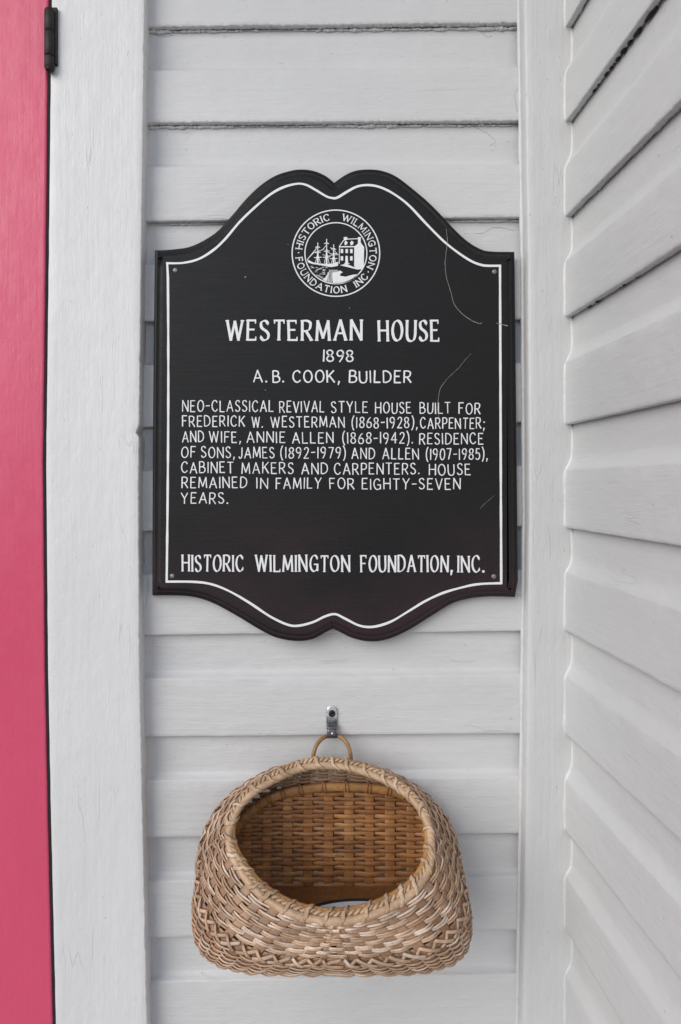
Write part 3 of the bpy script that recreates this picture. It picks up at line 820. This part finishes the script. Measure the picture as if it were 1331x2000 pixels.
# re-index by angle in the photo's sense (0 right, 90 top)
def ang(p): return math.atan2((p.z - 1.165) * 1.9, p.x - CX) % (2 * math.pi)
tab = sorted((ang(p), p) for p in rim_raw)
def rim(th):
    th %= 2 * math.pi
    lo, hi = 0, len(tab)
    while lo < hi:
        m = (lo + hi) // 2
        if tab[m][0] < th: lo = m + 1
        else: hi = m
    b_ = tab[lo % len(tab)]; a_ = tab[lo - 1]
    ta, tb = a_[0], b_[0]
    if tb < ta: tb += 2 * math.pi
    t = th if th >= ta else th + 2 * math.pi
    f = (t - ta) / max(1e-9, tb - ta)
    return a_[1].lerp(b_[1], max(0, min(1, f)))
BZ = 1.042
def arch_hw(z):          # half width of the back at height z
    t = max(0, min(1, (z - 1.05) / .128))
    return .156 * max(0, (1 - t ** (1 / .45))) ** .40
def base(th):
    c, s = math.cos(th), math.sin(th)
    if s >= 0:
        return Vector((CX + .161 * math.copysign(abs(c) ** .70, c), -.012, BZ + .006 + .128 * s ** .9))
    a = -s
    return Vector((CX + math.copysign(.156 * abs(c) ** .40, c), -(.012 + .142 * a ** .48), BZ + .006 * (1 - min(1, a * 4))))
BC = Vector((CX, -.055, 1.11))
def S(th, v):
    r, b_ = rim(th), base(th)
    m = (r + b_) / 2; o = (m - BC); o.normalize()
    s = math.sin(th)
    amt = .018 if s < -.3 else lerp(.018, .012, min(1, (s + .3) / 1.1))
    p = r.lerp(b_, v) + o * (amt * math.sin(math.pi * min(1, v)) ** .85)
    return p
def SN(th, v):
    e = .01
    a = S(th + e, v) - S(th - e, v); b_ = S(th, min(1, v + e)) - S(th, max(0, v - e))
    n = a.cross(b_); n.normalize()
    if n.dot(S(th, v) - BC) < 0: n.negate()
    return n
NS = 50
# even spacing of stakes along a middle ring
ring_pts = [S(2 * math.pi * k / 720, .5) for k in range(721)]
cum = [0]
for a, b_ in zip(ring_pts, ring_pts[1:]): cum.append(cum[-1] + (b_ - a).length)
def th_of(u):
    u = (u % 1.0) * cum[-1]
    lo = 0
    import bisect
    i = max(1, min(720, bisect.bisect_left(cum, u)))
    f = (u - cum[i - 1]) / max(1e-9, cum[i] - cum[i - 1])
    return 2 * math.pi * (i - 1 + f) / 720
M_ = NS * 10
ths = [th_of(k / M_) for k in range(M_)]
wb_ = MB()
rows_v = [(.070 + .0455 * k, 2) for k in range(8)] + [(.582 + .035 * k, 1) for k in range(12)]
for ri, (v, nstr) in enumerate(rows_v):
    sgn = 1 if ri % 2 == 0 else -1
    for strand in range(nstr):
        dv = 0 if nstr == 1 else (.0108 if strand else -.0108)
        pts, ups, rad = [], [], []
        tints = []
        t0 = random.uniform(.0, .75)
        for k in range(M_):
            th = ths[k]; vv = v + dv + .007 * nz(k * .11, ri * 2.3 + strand)
            vv = min(.998, vv)
            n = SN(th, vv)
            amp = .0020 * (1 + .3 * nz(k * .35, ri * 3.3))
            off = amp * sgn * math.cos(math.pi * k / 10) + .0004
            pts.append(S(th, vv) + n * off); ups.append(n)
            span = (S(th, min(1, v + .025)) - S(th, max(0, v - .025))).length / .05
            rad.append(max(.0005, min(.00122 if nstr == 2 else .0014, span * (.0125 if math.sin(th) < .3 else .0185))) * (1 + .28 * nz(k * .2, ri, 5 + strand)))
            tints.append(max(0, min(1, t0 + .6 * nz(k * .06, ri * 1.7, strand) + (.25 if math.sin(th) < -.55 else 0) + (.25 if strand == 0 and nstr == 2 else 0))))
        i0 = len(wb_.t)
        wb_.tube(pts, rad, 7, closed=True, up=ups, flat=.7)
        for k in range(M_):
            for j in range(7): wb_.t[i0 + k * 7 + j] = tints[k]
# frayed reed ends that stick out here and there
for _ in range(26):
    th = random.choice([random.uniform(-.75, .35), random.uniform(2.8, 3.9), random.uniform(3.6, 5.8)]); v = random.uniform(.25, .97)
    p0 = S(th, v); n = SN(th, v); t_ = (S(th + .02, v) - p0).normalized() * random.choice((-1, 1))
    L_ = random.uniform(.003, .008); wb_.tint = random.uniform(.2, .9)
    wb_.tube([p0 + n * .001, p0 + n * .0025 + t_ * L_ * .5, p0 + n * (.0035 + .4 * L_) + t_ * L_], [.0006, .0004, .00015], 5)
wb_.build('woven_body', M_BODY, bk)
st = MB()
for k in range(NS):
    th = ths[k * 10]
    st.tint = random.uniform(.1, .8)
    L, Rr, ups = [], [], []
    pts = [S(th, v / 24) for v in range(25)]; ups = [SN(th, v / 24) for v in range(25)]
    wdt = []
    for v in range(25):
        sp_ = (S(ths[(k * 10 + 5) % M_], v / 24) - S(ths[(k * 10 - 5) % M_], v / 24)).length
        wdt.append(min(.0062, sp_ * (.30 if math.sin(th) < .3 else .44)))
    st.tube(pts, wdt, 8, up=ups, flat=.11)
st.build('stakes', M_STAKE, bk)
# lattice band of crossing splints, with the flat splint behind it
lt = MB()
VA, VB = .435, .555
for k in range(NS):
    for dirn in (0, 1):
        lt.tint = random.uniform(.45, .98)
        a, b_ = (VA, VB) if dirn else (VB, VA)
        pts, ups = [], []
        jit = random.uniform(-1.2, 1.2)
        for j in range(9):
            t = j / 8
            idx = k * 10 + t * 10 + jit
            th = th_of((idx / M_) % 1.0)
            v = lerp(a, b_, t); n = SN(th, v)
            pts.append(S(th, v) + n * (.0012 + .0026 * math.sin(math.pi * t) + (.0008 if dirn else 0))); ups.append(n)
        lt.tube(pts, [.0019] * 9, 6, up=ups, flat=.32)
for vv, ww in ((.458, .0021), (.497, .0022), (.536, .0021)):
    pts = [S(th, vv) - SN(th, vv) * .0004 for th in ths]; ups = [SN(th, vv) for th in ths]
    lt.tint = .35; lt.tube(pts, ww, 8, closed=True, up=ups, flat=.14)
lt.build('lattice_band', M_BODY, bk)

# back panel
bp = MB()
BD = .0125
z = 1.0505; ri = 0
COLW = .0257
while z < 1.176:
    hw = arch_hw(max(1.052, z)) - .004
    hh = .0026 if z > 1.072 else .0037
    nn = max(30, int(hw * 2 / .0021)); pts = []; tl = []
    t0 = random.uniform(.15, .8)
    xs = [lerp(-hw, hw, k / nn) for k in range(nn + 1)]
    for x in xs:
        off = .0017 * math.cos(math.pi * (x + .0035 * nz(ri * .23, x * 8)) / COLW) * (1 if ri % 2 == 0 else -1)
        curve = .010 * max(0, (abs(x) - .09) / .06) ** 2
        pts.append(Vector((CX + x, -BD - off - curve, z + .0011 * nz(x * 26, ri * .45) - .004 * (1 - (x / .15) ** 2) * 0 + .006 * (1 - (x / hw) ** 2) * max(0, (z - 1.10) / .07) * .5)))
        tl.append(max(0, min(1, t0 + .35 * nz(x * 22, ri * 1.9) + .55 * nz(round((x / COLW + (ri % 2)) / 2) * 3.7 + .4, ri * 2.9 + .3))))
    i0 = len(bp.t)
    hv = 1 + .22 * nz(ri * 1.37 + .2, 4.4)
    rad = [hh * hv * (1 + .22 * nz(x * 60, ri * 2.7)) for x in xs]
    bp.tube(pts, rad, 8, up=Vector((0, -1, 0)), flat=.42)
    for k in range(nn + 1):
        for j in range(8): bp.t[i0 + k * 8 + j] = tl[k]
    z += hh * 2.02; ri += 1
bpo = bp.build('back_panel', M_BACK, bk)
ps = MB()
for k in range(-5, 6):
    x = k * COLW
    ps.tint = random.uniform(.4, .95)
    zt = 1.05
    while zt < 1.178 and arch_hw(zt) > abs(x) + .003: zt += .001
    curve = .010 * max(0, (abs(x) - .09) / .06) ** 2
    pts = [Vector((CX + x + .0006 * nz(j, k), -BD - curve, lerp(1.044, zt, j / 10))) for j in range(11)]
    ps.tube(pts, random.uniform(.0056, .0069), 8, up=Vector((0, -1, 0)), flat=.10)
ps.build('upright_splints', M_BACK, bpo)
# hoop that edges the back, lashed on
hp = MB(); hp.tint = .5
hpx = [(440, 1668), (452, 1632), (476, 1600), (500, 1578), (532, 1558), (580, 1544), (650, 1537), (720, 1539), (780, 1550), (822, 1574), (850, 1605), (862, 1640)]
hpts = spline([P(x, y, .019) for x, y in hpx], 8)
hp.tube(hpts, .0056, 10, up=Vector((0, -1, 0)), flat=.55)
hoo = hp.build('back_hoop', M_HOOP, bk)
for k in range(6, len(hpts) - 4, 5):
    c = hpts[k]; T = (hpts[k + 1] - hpts[k - 1]).normalized(); O = T.cross(Vector((0, -1, 0))).normalized()
    ls = MB(); ls.tint = random.uniform(.4, .9)
    for sl_ in (-.0022, .0022):
        pts = [c + T * (sl_ * math.sin(a)) + O * (.0064 * math.cos(a)) + Vector((0, -.0039 * math.sin(a), 0)) for a in [2 * math.pi * j / 16 for j in range(16)]]
        ls.tube(pts, .0010, 5, closed=True)
    ls.build('lashing', M_BACK, hoo)

# rim: smooth split hoop in front, twisted cord behind, lashed
NR = 360
rc = [rim(2 * math.pi * k / NR) for k in range(NR)]
for _ in range(8): rc = [(rc[k - 1] + rc[k] * 2 + rc[(k + 1) % NR]) / 4 for k in range(NR)]
rT = [(rc[(k + 1) % NR] - rc[k - 1]).normalized() for k in range(NR)]
pn = Vector((0, -math.sin(math.atan(1 / KD) ), math.cos(math.atan(1 / KD))))     # out of the mouth
pn = Vector((0, -1, KD)).normalized()
rO = [rT[k].cross(pn).normalized() for k in range(NR)]
for k in range(NR):
    if rO[k].dot(rc[k] - RC) < 0: rO[k].negate()
A_ = Vector((0, -.0018, -.0026)); B_ = Vector((0, .0020, .0030))
rh = MB(); tl = []
rh.tint = .6
i0 = 0
rh.tube([rc[k] + A_ for k in range(NR)], [.0044 * (1 + .10 * nz(k * .08)) for k in range(NR)], 12, closed=True, up=[pn] * NR)
for k in range(NR):
    for j in range(12): rh.t[k * 12 + j] = max(0, min(1, .62 + .5 * nz(k * .05, 3)))
rho = rh.build('rim', M_RIM, bk)
cd = MB(); cd.tint = .45
for ph in (0, math.pi / 1):
    pts = []
    fine = 4
    for k in range(NR * 2):
        kk = k / 2; i = int(kk) % NR; f = kk - int(kk)
        c = rc[i].lerp(rc[(i + 1) % NR], f); a = 2 * math.pi * k / 14.4 + ph
        pts.append(c + B_ + rO[i] * (.0016 * math.cos(a)) + pn * (.0016 * math.sin(a)))
    cd.tube(pts, .0017, 6, closed=True)
cd.build('cord', M_RIM, rho)
ih = MB(); ih.tint = .5
ih.tube([rc[k] - rO[k] * .0035 + Vector((0, .004, .0005)) for k in range(NR)], .0034, 8, closed=True, up=[pn] * NR)
ih.build('inner_hoop', M_HOOP, rho)
cum = [0]
for k in range(NR): cum.append(cum[-1] + (rc[(k + 1) % NR] - rc[k]).length)
NL = 30
ax1 = (B_ - A_).normalized()
for q in range(NL):
    s0 = (q + random.uniform(-.22, .22)) / NL * cum[-1]
    la = MB(); la.tint = random.uniform(.45, .95)
    k0 = next(i for i in range(NR) if cum[i + 1] >= s0 % cum[-1])
    slant = random.uniform(.004, .0075)
    pts, ups = [], []
    for j in range(26):
        a = 2 * math.pi * j / 26
        c = rc[k0] + rT[k0] * (slant * math.cos(a + .5))
        # ring around hoop, cord and inner hoop
        T = rT[k0]; U = (ax1 - T * ax1.dot(T)); ul = U.length; U.normalize(); W = T.cross(U)
        dv = U * math.cos(a) + W * math.sin(a)
        best = max(((cc.dot(dv) + rr, cc, rr) for cc, rr in ((A_, .0044), (B_, .0033), (-rO[k0] * .0035 + Vector((0, .004, .0005)), .0036))), key=lambda q_: q_[0])
        o = best[1] + dv * (best[2] + .0004); o = o - T * o.dot(T)
        pts.append(c + o); ups.append(o.normalized())
    la.tube(pts, .0025 * random.uniform(.8, 1.15), 6, closed=True, up=ups, flat=.2)
    la.build('lashing', M_RIM, rho)

# loop that hangs on the hook
lo_ = MB(); lo_.tint = .5
lpx = [(614, 1515, .014), (612, 1490, .016), (613, 1472, .017), (619, 1455, .015), (629, 1443, .011), (639, 1437.5, .0066), (649, 1436, .0056), (660, 1437.5, .0066), (670, 1442, .011), (679, 1454, .015), (684.5, 1470, .017), (686, 1490, .016), (685, 1515, .014)]
lpts = spline([P(x, y, d) for x, y, d in lpx], 8)
lo_.tube(lpts, [.0025 * (1 + .12 * nz(i * .2)) for i in range(len(lpts))], 8)
lo_.build('hanging_loop', M_LOOP, bk)

# wooden base
bb = MB()
NB = 96
outer = []
for k in range(NB):
    a = 2 * math.pi * k / NB
    c, sn = math.cos(a), math.sin(a)
    if sn >= 0: o = (CX + .146 * max(-1, min(1, c * 1.5)), .0155)
    else:
        e = base(a); o = (CX + (e.x - CX) * .965, max(.0155, -e.y - .004))
    outer.append(o)
zt, zb = BZ + .009, BZ - .001
i1 = [bb.add((x, -d, zb)) for x, d in outer]; i2 = [bb.add((x, -d, zt)) for x, d in outer]
for k in range(NB): bb.face(i1[k], i1[(k + 1) % NB], i2[(k + 1) % NB], i2[k])
bb.face(*i1[::-1]); bb.face(*i2)
bb.build('base_board', M_BASEW, bk, smooth=False)

# ------------------------------------------------------------------ shallow dish inside the basket
DC = Vector((CX + .034, -.0955, zt))
dh = thing('shallow_dish', DC, 'pale grey dish with a dark rim lying in the bottom of the basket', 'dish')
def oval(rx, ry, z, n=72): return [DC + Vector((rx * math.cos(2 * math.pi * k / n), ry * math.sin(2 * math.pi * k / n), z)) for k in range(n)]
b = MB()
ids = b.grid([oval(.062, .032, .0002), oval(.073, .041, .0040), oval(.074, .042, .0062), oval(.0728, .0408, .0062), oval(.068, .036, .0034), oval(.050, .028, .0024), oval(.02, .01, .0022)], closed_u=True)
b.face(*ids[0][::-1]); b.face(*ids[-1])
b.build('bowl', M_DISH, dh)
b = MB(); b.tube(oval(.0734, .0414, .0066), .0016, 8, closed=True); b.build('rim', M_DARK, dh)
